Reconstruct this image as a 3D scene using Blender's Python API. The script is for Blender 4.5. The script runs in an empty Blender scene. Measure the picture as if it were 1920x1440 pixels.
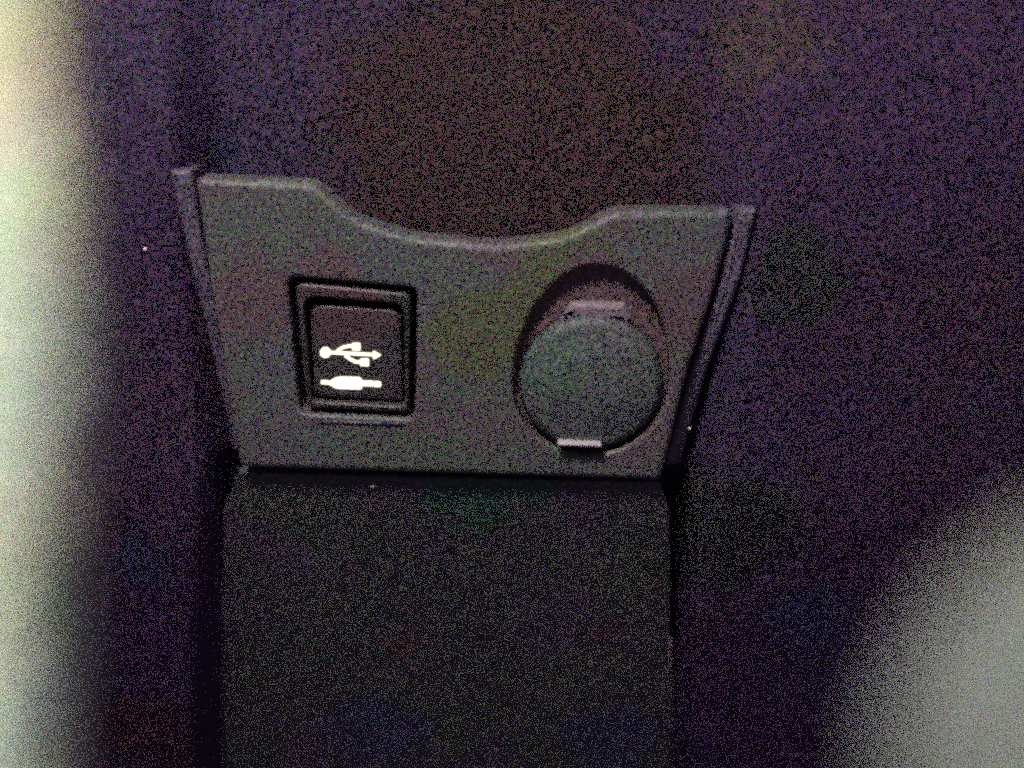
import bpy, bmesh, math, random
from mathutils import Vector, Matrix, noise as mnoise
random.seed(4)
S = bpy.context.scene
COL = S.collection

# ------------------------------------------------------------------ camera
# The face of the console panel is the plane y = 0; x right, z up, metres.
THETA, ROLL, DIST, HFOV = math.radians(22), math.radians(2.4), 0.285, math.radians(55)
F = Vector((0, math.cos(THETA), -math.sin(THETA)))
r0, u0 = Vector((1, 0, 0)), Vector((0, math.sin(THETA), math.cos(THETA)))
RT = r0 * math.cos(ROLL) + u0 * math.sin(ROLL)
UP = u0 * math.cos(ROLL) - r0 * math.sin(ROLL)
EYE = -F * DIST
cam_data = bpy.data.cameras.new('camera')
cam_data.sensor_width = 36
cam_data.lens = 18 / math.tan(HFOV / 2)
cam_data.clip_start, cam_data.clip_end = 0.005, 50
cam_data.dof.use_dof = True
cam_data.dof.focus_distance = DIST
cam_data.dof.aperture_fstop = 3.6
cam = bpy.data.objects.new('camera', cam_data)
COL.objects.link(cam)
M4 = Matrix((RT, UP, -F)).transposed().to_4x4()
M4.translation = EYE
cam.matrix_world = M4
S.camera = cam

# ------------------------------------------------------------------ light (night, inside a car)
W = bpy.data.worlds.new('World'); S.world = W; W.use_nodes = True
bg = W.node_tree.nodes['Background']
bg.inputs['Color'].default_value = (0.80, 0.66, 1.0, 1)
bg.inputs['Strength'].default_value = 0.0135

def lamp(name, loc, target, size, power, color):
    l = bpy.data.lights.new(name, 'AREA'); l.shape = 'DISK'
    l.size = size; l.energy = power; l.color = color
    o = bpy.data.objects.new(name, l); COL.objects.link(o)
    o.location = loc
    o.rotation_euler = (Vector(target) - Vector(loc)).to_track_quat('-Z', 'Y').to_euler()
    return o
lamp('split_overhead_lamp', (-0.15, -0.27, 0.46), (0.0, -0.05, 0.0), 0.08, 0.235, (0.90, 1.0, 0.76))   # one overhead light, split into two added tints for coloured grain
lamp('split_overhead_lamp', (-0.09, -0.27, 0.46), (0.0, -0.05, 0.0), 0.08, 0.235, (0.98, 0.84, 1.0))

S.view_settings.view_transform = 'Standard'
S.view_settings.look = 'None'
S.view_settings.gamma = 1
S.view_settings.exposure = 3.08
S.cycles.use_denoising = False            # a high-ISO night shot: leave the grain in
S.cycles.use_adaptive_sampling = False
S.cycles.sampling_pattern = 'TABULATED_SOBOL'
S.cycles.use_light_tree = False
S.cycles.light_sampling_threshold = 0.85
S.cycles.filter_width = 3.0
S.cycles.max_bounces = 6

# ------------------------------------------------------------------ helpers
def ray(px, py):
    k = 2 * math.tan(HFOV / 2) / 1920
    return (F + RT * ((px - 960) * k) - UP * ((py - 720) * k))
def P(px, py, y=0.0):
    d = ray(px, py)
    return EYE + d * ((y - EYE.y) / d.y)
def Q(px, py):                            # pixel on the panel's face -> (x, z)
    p = P(px, py); return (p.x, p.z)
MM = 0.001

def obj(name, bm, mat, parent=None, smooth=False, angle=None):
    me = bpy.data.meshes.new(name)
    bmesh.ops.recalc_face_normals(bm, faces=bm.faces)
    bm.to_mesh(me); bm.free()
    if smooth:
        for p in me.polygons: p.use_smooth = True
    if angle is not None:
        me.set_sharp_from_angle(angle=math.radians(angle))
    me.materials.append(mat)
    o = bpy.data.objects.new(name, me); COL.objects.link(o)
    if parent: o.parent = parent
    return o
def tag(o, label, cat=None, group=None, kind=None):
    o['label'] = label
    if cat: o['category'] = cat
    if group: o['group'] = group
    if kind: o['kind'] = kind
    return o

def round_poly(pts, n=7):
    """pts: (x, z, radius) -> dense closed loop with rounded corners"""
    out = []
    m = len(pts)
    for i in range(m):
        a, b, c = [Vector(pts[j % m][:2]) for j in (i - 1, i, i + 1)]
        r = pts[i][2]
        d1, d2 = (a - b), (c - b)
        l = min(d1.length, d2.length) * 0.48
        d1.normalize(); d2.normalize()
        ang = d1.angle(d2)
        if r <= 0 or ang > math.radians(176):
            out.append(b); continue
        t = min(r / math.tan(ang / 2), l)
        p1, p2 = b + d1 * t, b + d2 * t
        for k in range(n + 1):
            s = k / n
            out.append(p1 * (1 - s) ** 2 + b * 2 * s * (1 - s) + p2 * s * s)
    return out
def area(l):
    return sum(l[i - 1].x * l[i].y - l[i].x * l[i - 1].y for i in range(len(l))) / 2
def offset(loop, d):
    """inward for d > 0 (loop made counter-clockwise first)"""
    n = len(loop); out = []
    for i in range(n):
        a, b, c = loop[i - 1], loop[i], loop[(i + 1) % n]
        e1, e2 = (b - a), (c - b)
        if e1.length < 1e-9: e1 = e2
        if e2.length < 1e-9: e2 = e1
        e1.normalize(); e2.normalize()
        nn = Vector((-e1.y - e2.y, e1.x + e2.x))
        nn.normalize()
        k = max(0.5, nn.dot(Vector((-e1.y, e1.x))))
        out.append(b + nn * (d / k))
    return out
def ccw(l): return l if area(l) > 0 else l[::-1]
def circle(cx, cz, r, n=64, a0=0, a1=2 * math.pi):
    return [Vector((cx + r * math.cos(a0 + (a1 - a0) * i / n), cz + r * math.sin(a0 + (a1 - a0) * i / n))) for i in range(n)]

def plate(name, outer, holes, y0, depth, bevel, mat, parent=None, seg=5, hole_bevel=None, back=False, lean=None):
    """a plate facing -y: outline + holes, rounded front edges, side walls"""
    bm = bmesh.new()
    cap_edges = []
    for k, lp in enumerate([outer] + holes):
        lp = ccw(lp); sgn = 1 if k == 0 else -1
        b = bevel if k == 0 or hole_bevel is None else hole_bevel
        rings = []
        for s in range(seg + 1):
            t = s / seg * math.pi / 2
            off = offset(lp, sgn * b * (1 - math.sin(t)))
            y = y0 + b * (1 - math.cos(t))
            rings.append([bm.verts.new((p.x, y, p.y)) for p in off])
        rings.append([bm.verts.new((p.x, y0 + depth, p.y)) for p in lp])
        n = len(lp)
        for r1, r2 in zip(rings, rings[1:]):
            for i in range(n):
                f = bm.faces.new((r1[i - 1], r1[i], r2[i], r2[i - 1])); f.smooth = True
        for i in range(n):
            e = bm.edges.get((rings[0][i - 1], rings[0][i])); e.smooth = False
            cap_edges.append(e)
        if back and k == 0:
            bm.faces.new(rings[-1])
    if holes:
        bmesh.ops.triangle_fill(bm, edges=cap_edges, use_beauty=True)
    else:
        f = bm.faces.new([e for e in rings[0]]); f.smooth = False
        bmesh.ops.triangulate(bm, faces=[f])
    if lean:
        for v in bm.verts: v.co = lean(v.co)
    return obj(name, bm, mat, parent)

def bar(bm, a, b, r, n=8):
    a, b = Vector(a), Vector(b)
    d = (b - a); q = d.to_track_quat('Z', 'Y')
    rr = [[bm.verts.new(p + q @ Vector((r * math.cos(2 * math.pi * i / n), r * math.sin(2 * math.pi * i / n), 0))) for i in range(n)] for p in (a, b)]
    for i in range(n): bm.faces.new((rr[0][i - 1], rr[0][i], rr[1][i], rr[1][i - 1]))
    bm.faces.new(rr[0]); bm.faces.new(rr[1])

# ------------------------------------------------------------------ materials
def plastic(name, col, rough=0.5, grain=1500, bump=0.25, tint=None, tscale=18, spec=0.4, tint2=None, speck_=0.85):
    m = bpy.data.materials.new(name); m.use_nodes = True
    nt = m.node_tree; N = nt.nodes; L = nt.links
    b = N['Principled BSDF']
    tc = N.new('ShaderNodeTexCoord')
    n1 = N.new('ShaderNodeTexNoise'); n1.inputs['Scale'].default_value = tscale; n1.inputs['Detail'].default_value = 3
    L.new(tc.outputs['Object'], n1.inputs['Vector'])
    mx = N.new('ShaderNodeMix'); mx.data_type = 'RGBA'
    mx.inputs['A'].default_value = (*col, 1)
    mx.inputs['B'].default_value = (*(tint or [c * 1.25 for c in col]), 1)
    rp = N.new('ShaderNodeMapRange'); rp.inputs['From Min'].default_value = 0.42; rp.inputs['From Max'].default_value = 0.62
    L.new(n1.outputs['Fac'], rp.inputs['Value']); L.new(rp.outputs['Result'], mx.inputs['Factor'])
    out = mx.outputs['Result']
    if tint2:                              # a second, patchy cast
        n4 = N.new('ShaderNodeTexNoise'); n4.inputs['Scale'].default_value = tscale * 1.4; n4.inputs['Detail'].default_value = 4
        mp = N.new('ShaderNodeMapping'); mp.inputs['Location'].default_value = (3.1, 1.7, 5.3)
        L.new(tc.outputs['Object'], mp.inputs['Vector']); L.new(mp.outputs['Vector'], n4.inputs['Vector'])
        r4 = N.new('ShaderNodeMapRange'); r4.inputs['From Min'].default_value = 0.50; r4.inputs['From Max'].default_value = 0.60
        L.new(n4.outputs['Fac'], r4.inputs['Value'])
        m2 = N.new('ShaderNodeMix'); m2.data_type = 'RGBA'; m2.inputs['B'].default_value = (*tint2, 1)
        L.new(out, m2.inputs['A']); L.new(r4.outputs['Result'], m2.inputs['Factor']); out = m2.outputs['Result']
    # moulded grain: pale and dark coloured speckle over the base colour
    n5 = N.new('ShaderNodeTexNoise'); n5.inputs['Scale'].default_value = 1200; n5.inputs['Detail'].default_value = 1
    L.new(tc.outputs['Object'], n5.inputs['Vector'])
    mc = N.new('ShaderNodeMix'); mc.data_type = 'RGBA'; mc.inputs['Factor'].default_value = 0.45
    L.new(n5.outputs['Fac'], mc.inputs['A']); L.new(n5.outputs['Color'], mc.inputs['B'])
    r5 = N.new('ShaderNodeMapRange'); r5.data_type = 'FLOAT_VECTOR'
    r5.inputs[7].default_value = (0.42,) * 3; r5.inputs[8].default_value = (0.66,) * 3
    r5.inputs[9].default_value = (1 - 0.62 * speck_,) * 3; r5.inputs[10].default_value = (1 + 1.7 * speck_,) * 3
    L.new(mc.outputs['Result'], r5.inputs[6])
    m5 = N.new('ShaderNodeMix'); m5.data_type = 'RGBA'; m5.blend_type = 'MULTIPLY'; m5.inputs['Factor'].default_value = 1
    L.new(out, m5.inputs['A']); L.new(r5.outputs['Vector'], m5.inputs['B']); out = m5.outputs['Result']
    L.new(out, b.inputs['Base Color'])
    n2 = N.new('ShaderNodeTexVoronoi'); n2.inputs['Scale'].default_value = grain
    L.new(tc.outputs['Object'], n2.inputs['Vector'])
    bp = N.new('ShaderNodeBump'); bp.inputs['Strength'].default_value = bump; bp.inputs['Distance'].default_value = 0.0004
    L.new(n2.outputs['Distance'], bp.inputs['Height']); L.new(bp.outputs['Normal'], b.inputs['Normal'])
    n3 = N.new('ShaderNodeTexNoise'); n3.inputs['Scale'].default_value = 60; n3.inputs['Detail'].default_value = 6
    L.new(tc.outputs['Object'], n3.inputs['Vector'])
    r2 = N.new('ShaderNodeMapRange'); r2.inputs['To Min'].default_value = rough - 0.1; r2.inputs['To Max'].default_value = rough + 0.12
    L.new(n3.outputs['Fac'], r2.inputs['Value']); L.new(r2.outputs['Result'], b.inputs['Roughness'])
    b.inputs['Specular IOR Level'].default_value = spec
    return m
def glow(name, col, strength):
    m = bpy.data.materials.new(name); m.use_nodes = True
    b = m.node_tree.nodes['Principled BSDF']
    b.inputs['Base Color'].default_value = (0.8, 0.8, 0.75, 1)
    b.inputs['Emission Color'].default_value = (*col, 1); b.inputs['Emission Strength'].default_value = strength
    return m
def fabric(name, c1, c2):
    m = plastic(name, c1, 0.85, 900, 0.5, c2, 70, 0.15)
    m.node_tree.nodes['Principled BSDF'].inputs['Sheen Weight'].default_value = 0.15
    return m
PANEL = plastic('charcoal_grained_plastic', (0.068, 0.069, 0.075), 0.5, 1500, 0.25, (0.067, 0.074, 0.060), 24, 0.40, (0.078, 0.063, 0.070))
CAPM = plastic('socket_cap_plastic', (0.070, 0.071, 0.077), 0.5, 1900, 0.3, (0.066, 0.075, 0.072), 40, 0.35)
MODULE = plastic('module_plastic', (0.038, 0.038, 0.040), 0.4, 2500, 0.1, (0.056, 0.042, 0.047), speck_=0.5)
TRIM = plastic('satin_trim_plastic', (0.074, 0.058, 0.084), 0.4, 2500, 0.1)
HINGE = plastic('highlit_hinge_plastic', (0.17, 0.125, 0.15), 0.3, 900, 0.05, speck_=0.3)  # lightened so that the ledge's highlight sits in the colour
RIDGE_HIGHLIGHT = plastic('painted_ridge_highlight', (0.36, 0.31, 0.34), 0.3, 900, 0.02, speck_=0.15)  # pale colour stands in for the highlight on the ridge
CHEEK = plastic('console_side_plastic', (0.040, 0.040, 0.044), 0.6, 1300, 0.3, (0.048, 0.044, 0.052))
LOWER = plastic('lower_fascia_plastic', (0.056, 0.059, 0.054), 0.75, 1300, 0.3, (0.053, 0.053, 0.055), 20, 0.12, (0.060, 0.047, 0.066))
DASH = plastic('soft_dash_vinyl', (0.0390, 0.0225, 0.0510), 0.9, 1100, 0.35, (0.0430, 0.0255, 0.0440), 11, 0.06, (0.038, 0.0265, 0.053))
GAP = plastic('dark_gap_plastic', (0.020, 0.014, 0.016), 0.8, 900, 0.1)
NOTCH = plastic('notch_plastic', (0.075, 0.045, 0.052), 0.6)
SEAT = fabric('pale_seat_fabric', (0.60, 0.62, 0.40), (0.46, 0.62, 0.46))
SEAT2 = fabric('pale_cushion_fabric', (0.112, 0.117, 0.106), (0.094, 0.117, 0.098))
DUST = plastic('dust_lint', (0.75, 0.75, 0.75), 0.9, 900, 0.0)
ICON = glow('backlit_symbol', (1.0, 0.92, 0.60), 0.24)

def patch(mat, centre, r0, r1, col, amp=0.05):
    nt = mat.node_tree; N = nt.nodes; L = nt.links
    b = N['Principled BSDF']; src = b.inputs['Base Color'].links[0].from_node      # the grain multiply
    base = src.inputs['A'].links[0].from_socket
    tc = N.new('ShaderNodeTexCoord'); nz = N.new('ShaderNodeTexNoise'); nz.inputs['Scale'].default_value = 1.5 / amp
    L.new(tc.outputs['Object'], nz.inputs['Vector'])
    dv = N.new('ShaderNodeVectorMath'); dv.operation = 'DISTANCE'; dv.inputs[1].default_value = centre
    L.new(tc.outputs['Object'], dv.inputs[0])
    ad = N.new('ShaderNodeMath'); ad.operation = 'MULTIPLY_ADD'; ad.inputs[1].default_value = amp
    L.new(nz.outputs['Fac'], ad.inputs[0]); L.new(dv.outputs['Value'], ad.inputs[2])
    mr = N.new('ShaderNodeMapRange'); mr.inputs['From Min'].default_value = r0; mr.inputs['From Max'].default_value = r1
    mr.inputs['To Min'].default_value = 1; mr.inputs['To Max'].default_value = 0
    L.new(ad.outputs['Value'], mr.inputs['Value'])
    mx = N.new('ShaderNodeMix'); mx.data_type = 'RGBA'; mx.inputs['B'].default_value = (*col, 1)
    L.new(base, mx.inputs['A']); L.new(mr.outputs['Result'], mx.inputs['Factor']); L.new(mx.outputs['Result'], src.inputs['A'])
patch(DASH, P(960, 270, 0.025), 0.065, 0.085, (0.040, 0.0255, 0.0285))
def patches(mat, col, y, spots):          # tinted spots: (pixel on the surface, radius in mm)
    for x_, y_, r in spots:
        r *= MM; patch(mat, P(x_, y_, y), 1.35 * r, 1.75 * r, col, 1.1 * r)
patches(PANEL, (0.070, 0.074, 0.044), 0, ((890, 630, 13), (985, 570, 9), (1060, 490, 12)))
patches(PANEL, (0.080, 0.054, 0.062), 0, ((490, 560, 12), (620, 510, 8), (1285, 575, 11), (1110, 520, 8)))
patches(CAPM, (0.058, 0.078, 0.068), -0.003, ((1030, 690, 11),))
patches(MODULE, (0.062, 0.038, 0.044), 0.002, ((650, 585, 14),))
patches(LOWER, (0.034, 0.064, 0.050), 0.006, ((880, 930, 14), (1000, 900, 8)))
patches(LOWER, (0.072, 0.042, 0.046), 0.03, ((750, 1180, 9), (1130, 1140, 11)))
patches(LOWER, (0.046, 0.044, 0.076), 0.03, ((600, 1000, 10), (700, 1400, 22), (1150, 1400, 20)))
patches(DASH, (0.032, 0.029, 0.056), 0.02, ((220, 90, 9), (420, 310, 8)))
patches(DASH, (0.048, 0.033, 0.038), 0.02, ((1440, 90, 16), (1440, 560, 11)))
patches(DASH, (0.030, 0.030, 0.033), 0.006, ((1480, 520, 14), (1350, 1000, 22), (700, 330, 10)))
patches(DASH, (0.043, 0.023, 0.034), 0.02, ((280, 1380, 20), (1400, 1110, 10), (1720, 1010, 12), (400, 600, 9)))
patches(DASH, (0.030, 0.029, 0.058), 0.02, ((300, 1000, 16), (1500, 1120, 18), (1450, 720, 12)))

# ------------------------------------------------------------------ the console
con = bpy.data.objects.new('centre_console', None); COL.objects.link(con)
con.location = (0, 0, 0)
tag(con, 'dark grey plastic car centre console with lit media port and round capped power socket', 'car console')

def px_loop(pts, n=7):
    return round_poly([(*Q(a, b), r * MM) for a, b, r in pts], n)

panel_out = px_loop([(364, 334, 2.0), (588, 344, 7), (664, 412, 16), (772, 446, 30), (930, 460, 40), (1062, 446, 30),
                     (1150, 396, 12), (1378, 396, 2.0), (1345, 530, 0), (1290, 700, 0), (1240, 902, 2.5), (830, 890, 0), (448, 878, 2.5), (400, 590, 0)], 9)
mod_hole = px_loop([(538, 519, 3.0), (782, 541, 3.0), (777, 787, 3.0), (562, 776, 3.0)])
CX, CZ = Q(1108, 722)
RR = (Q(1254, 722)[0] - Q(962, 722)[0]) / 2
nt_top = Q(1118, 498)[1]
sock_hole = []                            # arch: round below, taller above where the cap's hinge sits
for i in range(96):
    a = 2 * math.pi * i / 96
    k = 1.0 if math.sin(a) < 0 else (nt_top - CZ) / RR
    sock_hole.append(Vector((CX + RR * math.cos(a) * (1 if math.sin(a) < 0 else abs(math.cos(a)) ** 0.0), CZ + RR * k * math.sin(a))))
panel = plate('face_panel', panel_out, [mod_hole, sock_hole], 0.0, 0.008, 0.0022, PANEL, con, hole_bevel=0.0013)

def shift(l, dx, dz): return [Vector((p.x + dx, p.y + dz)) for p in l]

# dark gap liners behind the openings
plate('opening_liner', offset(ccw(mod_hole), -0.002), [], 0.0085, 0.003, 0.0005, GAP, con)
plate('opening_liner', offset(ccw(sock_hole), -0.002), [], 0.0044, 0.003, 0.0005, NOTCH, con)

# --- media port module: outer frame, recessed flap with the lit symbols
m_out = px_loop([(551, 532, 2.4), (769, 552, 2.4), (766, 776, 2.4), (574, 766, 2.4)])
m_in = px_loop([(566, 556, 4.0), (757, 570, 4.0), (759, 764, 1.6), (582, 755, 1.6)])
mod = plate('media_port', m_out, [m_in], 0.0006, 0.0078, 0.0009, MODULE, con, hole_bevel=0.0006)
tag(mod, 'square media port frame with backlit symbols')
flap = px_loop([(576, 575, 3.6), (749, 586, 3.6), (755, 760, 1.2), (585, 752, 1.2)])
fl = plate('flap', flap, [], 0.0026, 0.005, 0.0013, MODULE, mod, seg=6)
def sym(name, loops):
    bm = bmesh.new()
    y0, y1 = 0.00235, 0.0030
    for lp in loops:
        lp = ccw(lp)
        a = [bm.verts.new((p.x, y0, p.y)) for p in lp]; b = [bm.verts.new((p.x, y1, p.y)) for p in lp]
        bm.faces.new(a)
        for i in range(len(lp)): bm.faces.new((a[i - 1], a[i], b[i], b[i - 1]))
    return obj(name, bm, ICON, mod)
def pl(pts): return [Vector((P(x, y, 0.0024).x, P(x, y, 0.0024).z)) for x, y in pts]
def stroke(pts, w):
    """a thin line as a polygon, in pixels"""
    L_, R_ = [], []
    for i, p in enumerate(pts):
        a = Vector(pts[max(0, i - 1)]); c = Vector(pts[min(len(pts) - 1, i + 1)])
        d = (c - a).normalized(); n = Vector((-d.y, d.x)) * w / 2
        L_.append(Vector(p) + n); R_.append(Vector(p) - n)
    return pl([(v.x, v.y) for v in L_ + R_[::-1]])
def disc_px(x, y, r): return pl([(x + r * math.cos(i * math.pi / 10), y + r * math.sin(i * math.pi / 10)) for i in range(20)])
sym('usb_symbol', [disc_px(610, 661, 9.5),
    stroke([(619.5, 661), (700, 665.2)], 4.6),
    pl([(700, 658), (714, 666), (700, 673.5)]),
    stroke([(632, 658), (643, 651.5), (654, 649), (661, 649)], 4.4),
    pl([(661, 643.5), (675, 644), (675, 657), (661, 656.5)]),
    stroke([(647, 666.5), (658, 674.5), (666, 678.5), (676, 679)], 4.4),
    pl([(676, 673), (691, 673), (691, 686), (676, 685.5)])])
sym('jack_symbol', [pl([(602, 714), (608, 713.5), (618, 715.5), (630, 708.5), (640, 707), (674, 708), (678, 712), (678, 714.5), (699, 715),
    (699, 724), (678, 723), (678, 729), (673, 729.5), (636, 728.5), (628, 727), (618, 720.5), (608, 720), (602, 719)]),
    pl([(701.5, 715), (713, 716.5), (714.5, 721), (713, 725), (701.5, 725)])])

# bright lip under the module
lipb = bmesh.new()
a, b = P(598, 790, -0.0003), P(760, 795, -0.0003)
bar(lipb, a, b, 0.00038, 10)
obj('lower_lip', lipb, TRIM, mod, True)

# --- power socket: collar, notch ledge, domed cap with a finger tab
def lathe(name, prof, mat, parent, n=72, cx=CX, cz=CZ, close=True):
    """prof: (radius, y); first point may have r = 0"""
    bm = bmesh.new(); rings = []
    for r, y in prof:
        if r < 1e-6: rings.append([bm.verts.new((cx, y, cz))])
        else: rings.append([bm.verts.new((cx + r * math.cos(2 * math.pi * i / n), y, cz + r * math.sin(2 * math.pi * i / n))) for i in range(n)])
    for a, b in zip(rings, rings[1:]):
        for i in range(n):
            if len(a) == 1: bm.faces.new((a[0], b[i - 1], b[i]))
            else: bm.faces.new((a[i - 1], a[i], b[i], b[i - 1]))
    return obj(name, bm, mat, parent, True, 50)
sock = lathe('power_socket', [(RR - 0.0026, 0.0055), (RR - 0.0026, 0.0048), (RR - 0.0022, 0.0043), (RR - 0.0014, 0.0043), (RR - 0.0011, 0.0048), (RR - 0.0011, 0.0055)], MODULE, con)
tag(sock, 'round power socket with domed cap')
rc = RR - 0.0019
prof = [(0, -0.0034)]
for i in range(1, 9):
    t = i / 8; prof.append(((rc - 0.003) * t, -0.0034 + 0.0024 * t ** 2.2))
for i in range(1, 7):
    t = i / 6 * math.pi / 2; prof.append((rc - 0.003 + 0.003 * math.sin(t), -0.0010 + 0.003 * (1 - math.cos(t))))
prof.append((rc, 0.0052))
capo = lathe('socket_cap', prof, CAPM, sock)
# hinge ledge in the arch above the cap (its highlight is put into the pale colour)
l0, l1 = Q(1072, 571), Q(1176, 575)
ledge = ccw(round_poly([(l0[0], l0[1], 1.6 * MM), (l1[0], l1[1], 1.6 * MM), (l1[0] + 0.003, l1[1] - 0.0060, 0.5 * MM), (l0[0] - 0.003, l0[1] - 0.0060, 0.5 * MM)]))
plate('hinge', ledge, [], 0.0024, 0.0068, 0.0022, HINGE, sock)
# finger ridge near the foot of the cap: the pale material paints in its highlight
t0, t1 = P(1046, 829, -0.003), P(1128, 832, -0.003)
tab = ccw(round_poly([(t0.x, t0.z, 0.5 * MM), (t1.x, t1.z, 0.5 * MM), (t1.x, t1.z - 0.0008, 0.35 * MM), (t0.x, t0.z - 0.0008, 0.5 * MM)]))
plate('finger_ridge', tab, [], -0.0038, 0.0060, 0.0004, RIDGE_HIGHLIGHT, capo)

# --- side trim rails along the panel
def rail(pts_in, pts_out, y0):
    zr = Q(*pts_in[0])[1] - 0.012
    lp = [Vector(Q(*p)) for p in pts_in + pts_out[::-1]]
    lp = round_poly([(p.x, p.y, 0.9 * MM) for p in lp], 4)
    return plate('trim_rail', lp, [], y0, 0.012, 0.0016, TRIM, con, seg=5,
                 lean=lambda c: Vector((c.x, c.y + 0.13 * max(0.0, zr - c.z), c.z)))
rail([(353, 322), (372, 450), (398, 610), (426, 770), (440, 880)], [(312, 322), (338, 450), (368, 610), (398, 770), (414, 880)], 0.0020)
rail([(1388, 396), (1357, 530), (1302, 700), (1252, 902)], [(1424, 392), (1392, 530), (1336, 700), (1284, 902)], 0.0012)

# --- lower fascia: set back, leaning away under the panel
ZB = Q(830, 893)[1]
LEAN = 0.24
def leanback(co):
    d = max(0.0, ZB - co.z)
    return Vector((co.x, co.y + d * LEAN, co.z))
def PL(px, py, y):                       # pixel on the leaning lower face
    # plane: y = y + LEAN * (ZB - z)
    d = ray(px, py)
    t = (y + LEAN * (ZB - EYE.z) - EYE.y) / (d.y + LEAN * d.z)
    return EYE + d * t
def low_loop(pts): return round_poly([(PL(x, y, 0.004).x, PL(x, y, 0.004).z, r * MM) for x, y, r in pts], 5)
low = low_loop([(446, 886, 1), (1238, 905, 1), (1256, 965, 6), (1259, 1500, 1), (415, 1500, 1), (418, 960, 6)])
plate('lower_fascia', low, [], 0.004, 0.006, 0.0005, LOWER, con, lean=leanback)
edge_hl = bmesh.new()
bar(edge_hl, PL(1257, 1192, 0.0040), PL(1260, 1500, 0.0040), 0.00035)  # thin bar added to draw the highlight down the fascia's right edge
obj('edge_highlight_bar', edge_hl, TRIM, con, True)

# ------------------------------------------------------------------ dashboard surround: one soft moulding round the panel,
# hollowed out behind the panel's scooped lip
def sstep(a, b, x):
    t = max(0.0, min(1.0, (x - a) / (b - a))); return t * t * (3 - 2 * t)
xl, xr = Q(335, 400)[0], Q(1400, 450)[0]
zl = Q(900, 390)[1]
p0, p1, p2, p3 = PL(416, 900, 0.004), PL(414, 1450, 0.004), PL(1257, 912, 0.004), PL(1261, 1450, 0.004)
fa0 = p0.x + (p1.x - p0.x) * (ZB - p0.z) / (p1.z - p0.z); fa1 = p0.x + (p1.x - p0.x) * (ZB - 0.12 - p0.z) / (p1.z - p0.z)
fb0 = p2.x + (p3.x - p2.x) * (ZB - p2.z) / (p3.z - p2.z); fb1 = p2.x + (p3.x - p2.x) * (ZB - 0.12 - p2.z) / (p3.z - p2.z)
bm = bmesh.new(); rows = []
NX, NZ = 320, 160
X0, X1, Z0, Z1 = -0.27, 0.34, -0.27, 0.24
for j in range(NZ + 1):
    z = Z0 + (Z1 - Z0) * j / NZ
    row = []
    for i in range(NX + 1):
        x = X0 + (X1 - X0) * i / NX
        inside = sstep(xl - 0.004, xl + 0.010, x) * (1 - sstep(xr - 0.010, xr + 0.004, x))
        side = max(0.0, xl - x) + max(0.0, x - xr)
        y = 0.0030 + 0.5 * side ** 2
        dn = max(0.0, ZB - z)
        kz = dn / 0.12
        ea, eb = fa0 + (fa1 - fa0) * kz, fb0 + (fb1 - fb0) * kz
        mid = sstep(ea - 0.0075, ea - 0.0005, x) * (1 - sstep(eb + 0.0005, eb + 0.0075, x))
        y += (1 - mid) * 0.17 * (math.hypot(dn, 0.03) - 0.03) + mid * (LEAN * dn + 0.0022 * sstep(0, 0.004, dn))
        y += 0.016 * inside * (1 - sstep(-0.01, 0.12, z - zl))                                   # pocket behind the panel
        up = max(0.0, z - (zl - 0.012))
        y += 0.014 * sstep(-0.01, 0.11, z - zl) - 0.30 * max(0.0, up - 0.05) ** 1.5
        y += 0.004 * mnoise.noise(Vector((x * 9, z * 9, 1)))* sstep(0, 0.05, z - zl)
        row.append(bm.verts.new((x, y, z)))
    rows.append(row)
for a, b in zip(rows, rows[1:]):
    for i in range(NX): bm.faces.new((a[i], a[i + 1], b[i + 1], b[i]))
d = obj('dashboard', bm, DASH, None, True)
tag(d, 'dark violet black soft dashboard moulding around and above the grey panel', 'dashboard')

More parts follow.
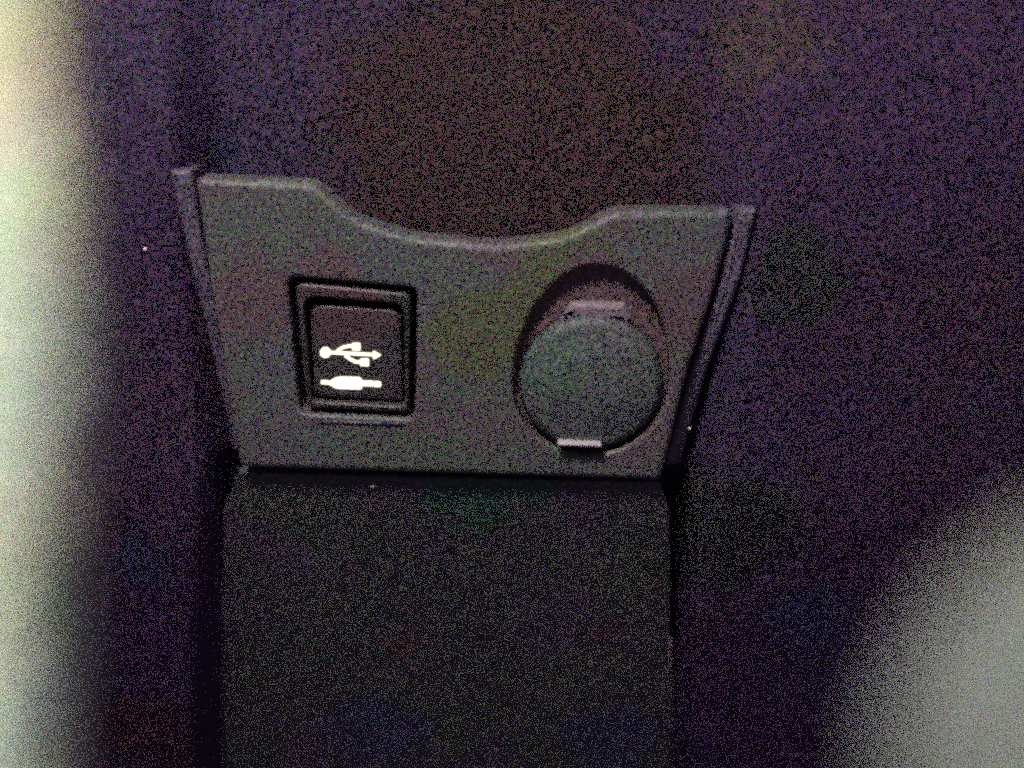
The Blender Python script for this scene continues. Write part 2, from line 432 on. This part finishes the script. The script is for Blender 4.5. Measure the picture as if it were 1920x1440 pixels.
# ------------------------------------------------------------------ seats: pale padded shapes either side, close to the lens
def pad(name, fn, nu, nv, mat, label, cat):
    bm = bmesh.new()
    g = [[bm.verts.new(fn(u / nu, v / nv)) for u in range(nu + 1)] for v in range(nv + 1)]
    for a, b in zip(g, g[1:]):
        for i in range(nu): bm.faces.new((a[i], a[i + 1], b[i + 1], b[i]))
    o = obj(name, bm, mat, None, True)
    return tag(o, label, cat)
def near(px, py, dist):
    return EYE + ray(px, py) * dist
def roll_pad(edge, out_px, dist, rnd, wide):
    """padded edge: edge(v) -> pixel on the visible outline, out_px: screen direction away from the console"""
    o3 = (RT * out_px[0] - UP * out_px[1]).normalized()
    def fn(u, v):
        e = near(*edge(v), dist)
        c = e + o3 * rnd
        if u < 0.2:                        # flat side towards the lens
            return c + o3 * (wide * (0.2 - u) / 0.2) - F * rnd
        if u > 0.85:                       # and the far side, so the pad has its thickness
            return c + o3 * (wide * (u - 0.85) / 0.15) + F * rnd
        a = (u - 0.2) / 0.65 * math.pi
        w = rnd + 0.0006 * mnoise.noise(Vector((v * 30, a * 2, 3)))
        return c - o3 * (w * math.sin(a)) - F * (w * math.cos(a))
    return fn
def left_edge(v):
    py = -300 + 2040 * v
    return (118 + 52 * math.exp(-((py - 620) / 480) ** 2), py)
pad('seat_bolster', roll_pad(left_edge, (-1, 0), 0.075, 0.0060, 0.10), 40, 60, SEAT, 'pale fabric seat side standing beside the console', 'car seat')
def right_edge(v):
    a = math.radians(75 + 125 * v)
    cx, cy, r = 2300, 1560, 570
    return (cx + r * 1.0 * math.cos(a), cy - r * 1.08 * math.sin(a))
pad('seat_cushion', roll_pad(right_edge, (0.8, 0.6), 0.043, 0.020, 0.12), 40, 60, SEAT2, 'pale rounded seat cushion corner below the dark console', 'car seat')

# ------------------------------------------------------------------ dust
def speck(px, py, y, r, label, group=None):
    bm = bmesh.new()
    bmesh.ops.create_icosphere(bm, subdivisions=2, radius=r)
    for v in bm.verts: v.co *= 1 + 0.3 * mnoise.noise(v.co * 4000 + Vector((px, py, 0)))
    o = obj('dust_speck', bm, DUST, None, True); o.location = P(px, py, y)
    tag(o, label, 'dust', group)
speck(272, 467, 0.0027, 0.00045, 'tiny white dust speck on the console beside the trim rail')
speck(1293, 803, 0.0026, 0.00035, 'tiny white dust speck on the rail beside the round cap')
q = PL(700, 911, 0.004); 
speck(700, 911, q.y - 0.0002, 0.00045, 'tiny white dust speck under the media port on the lower panel')
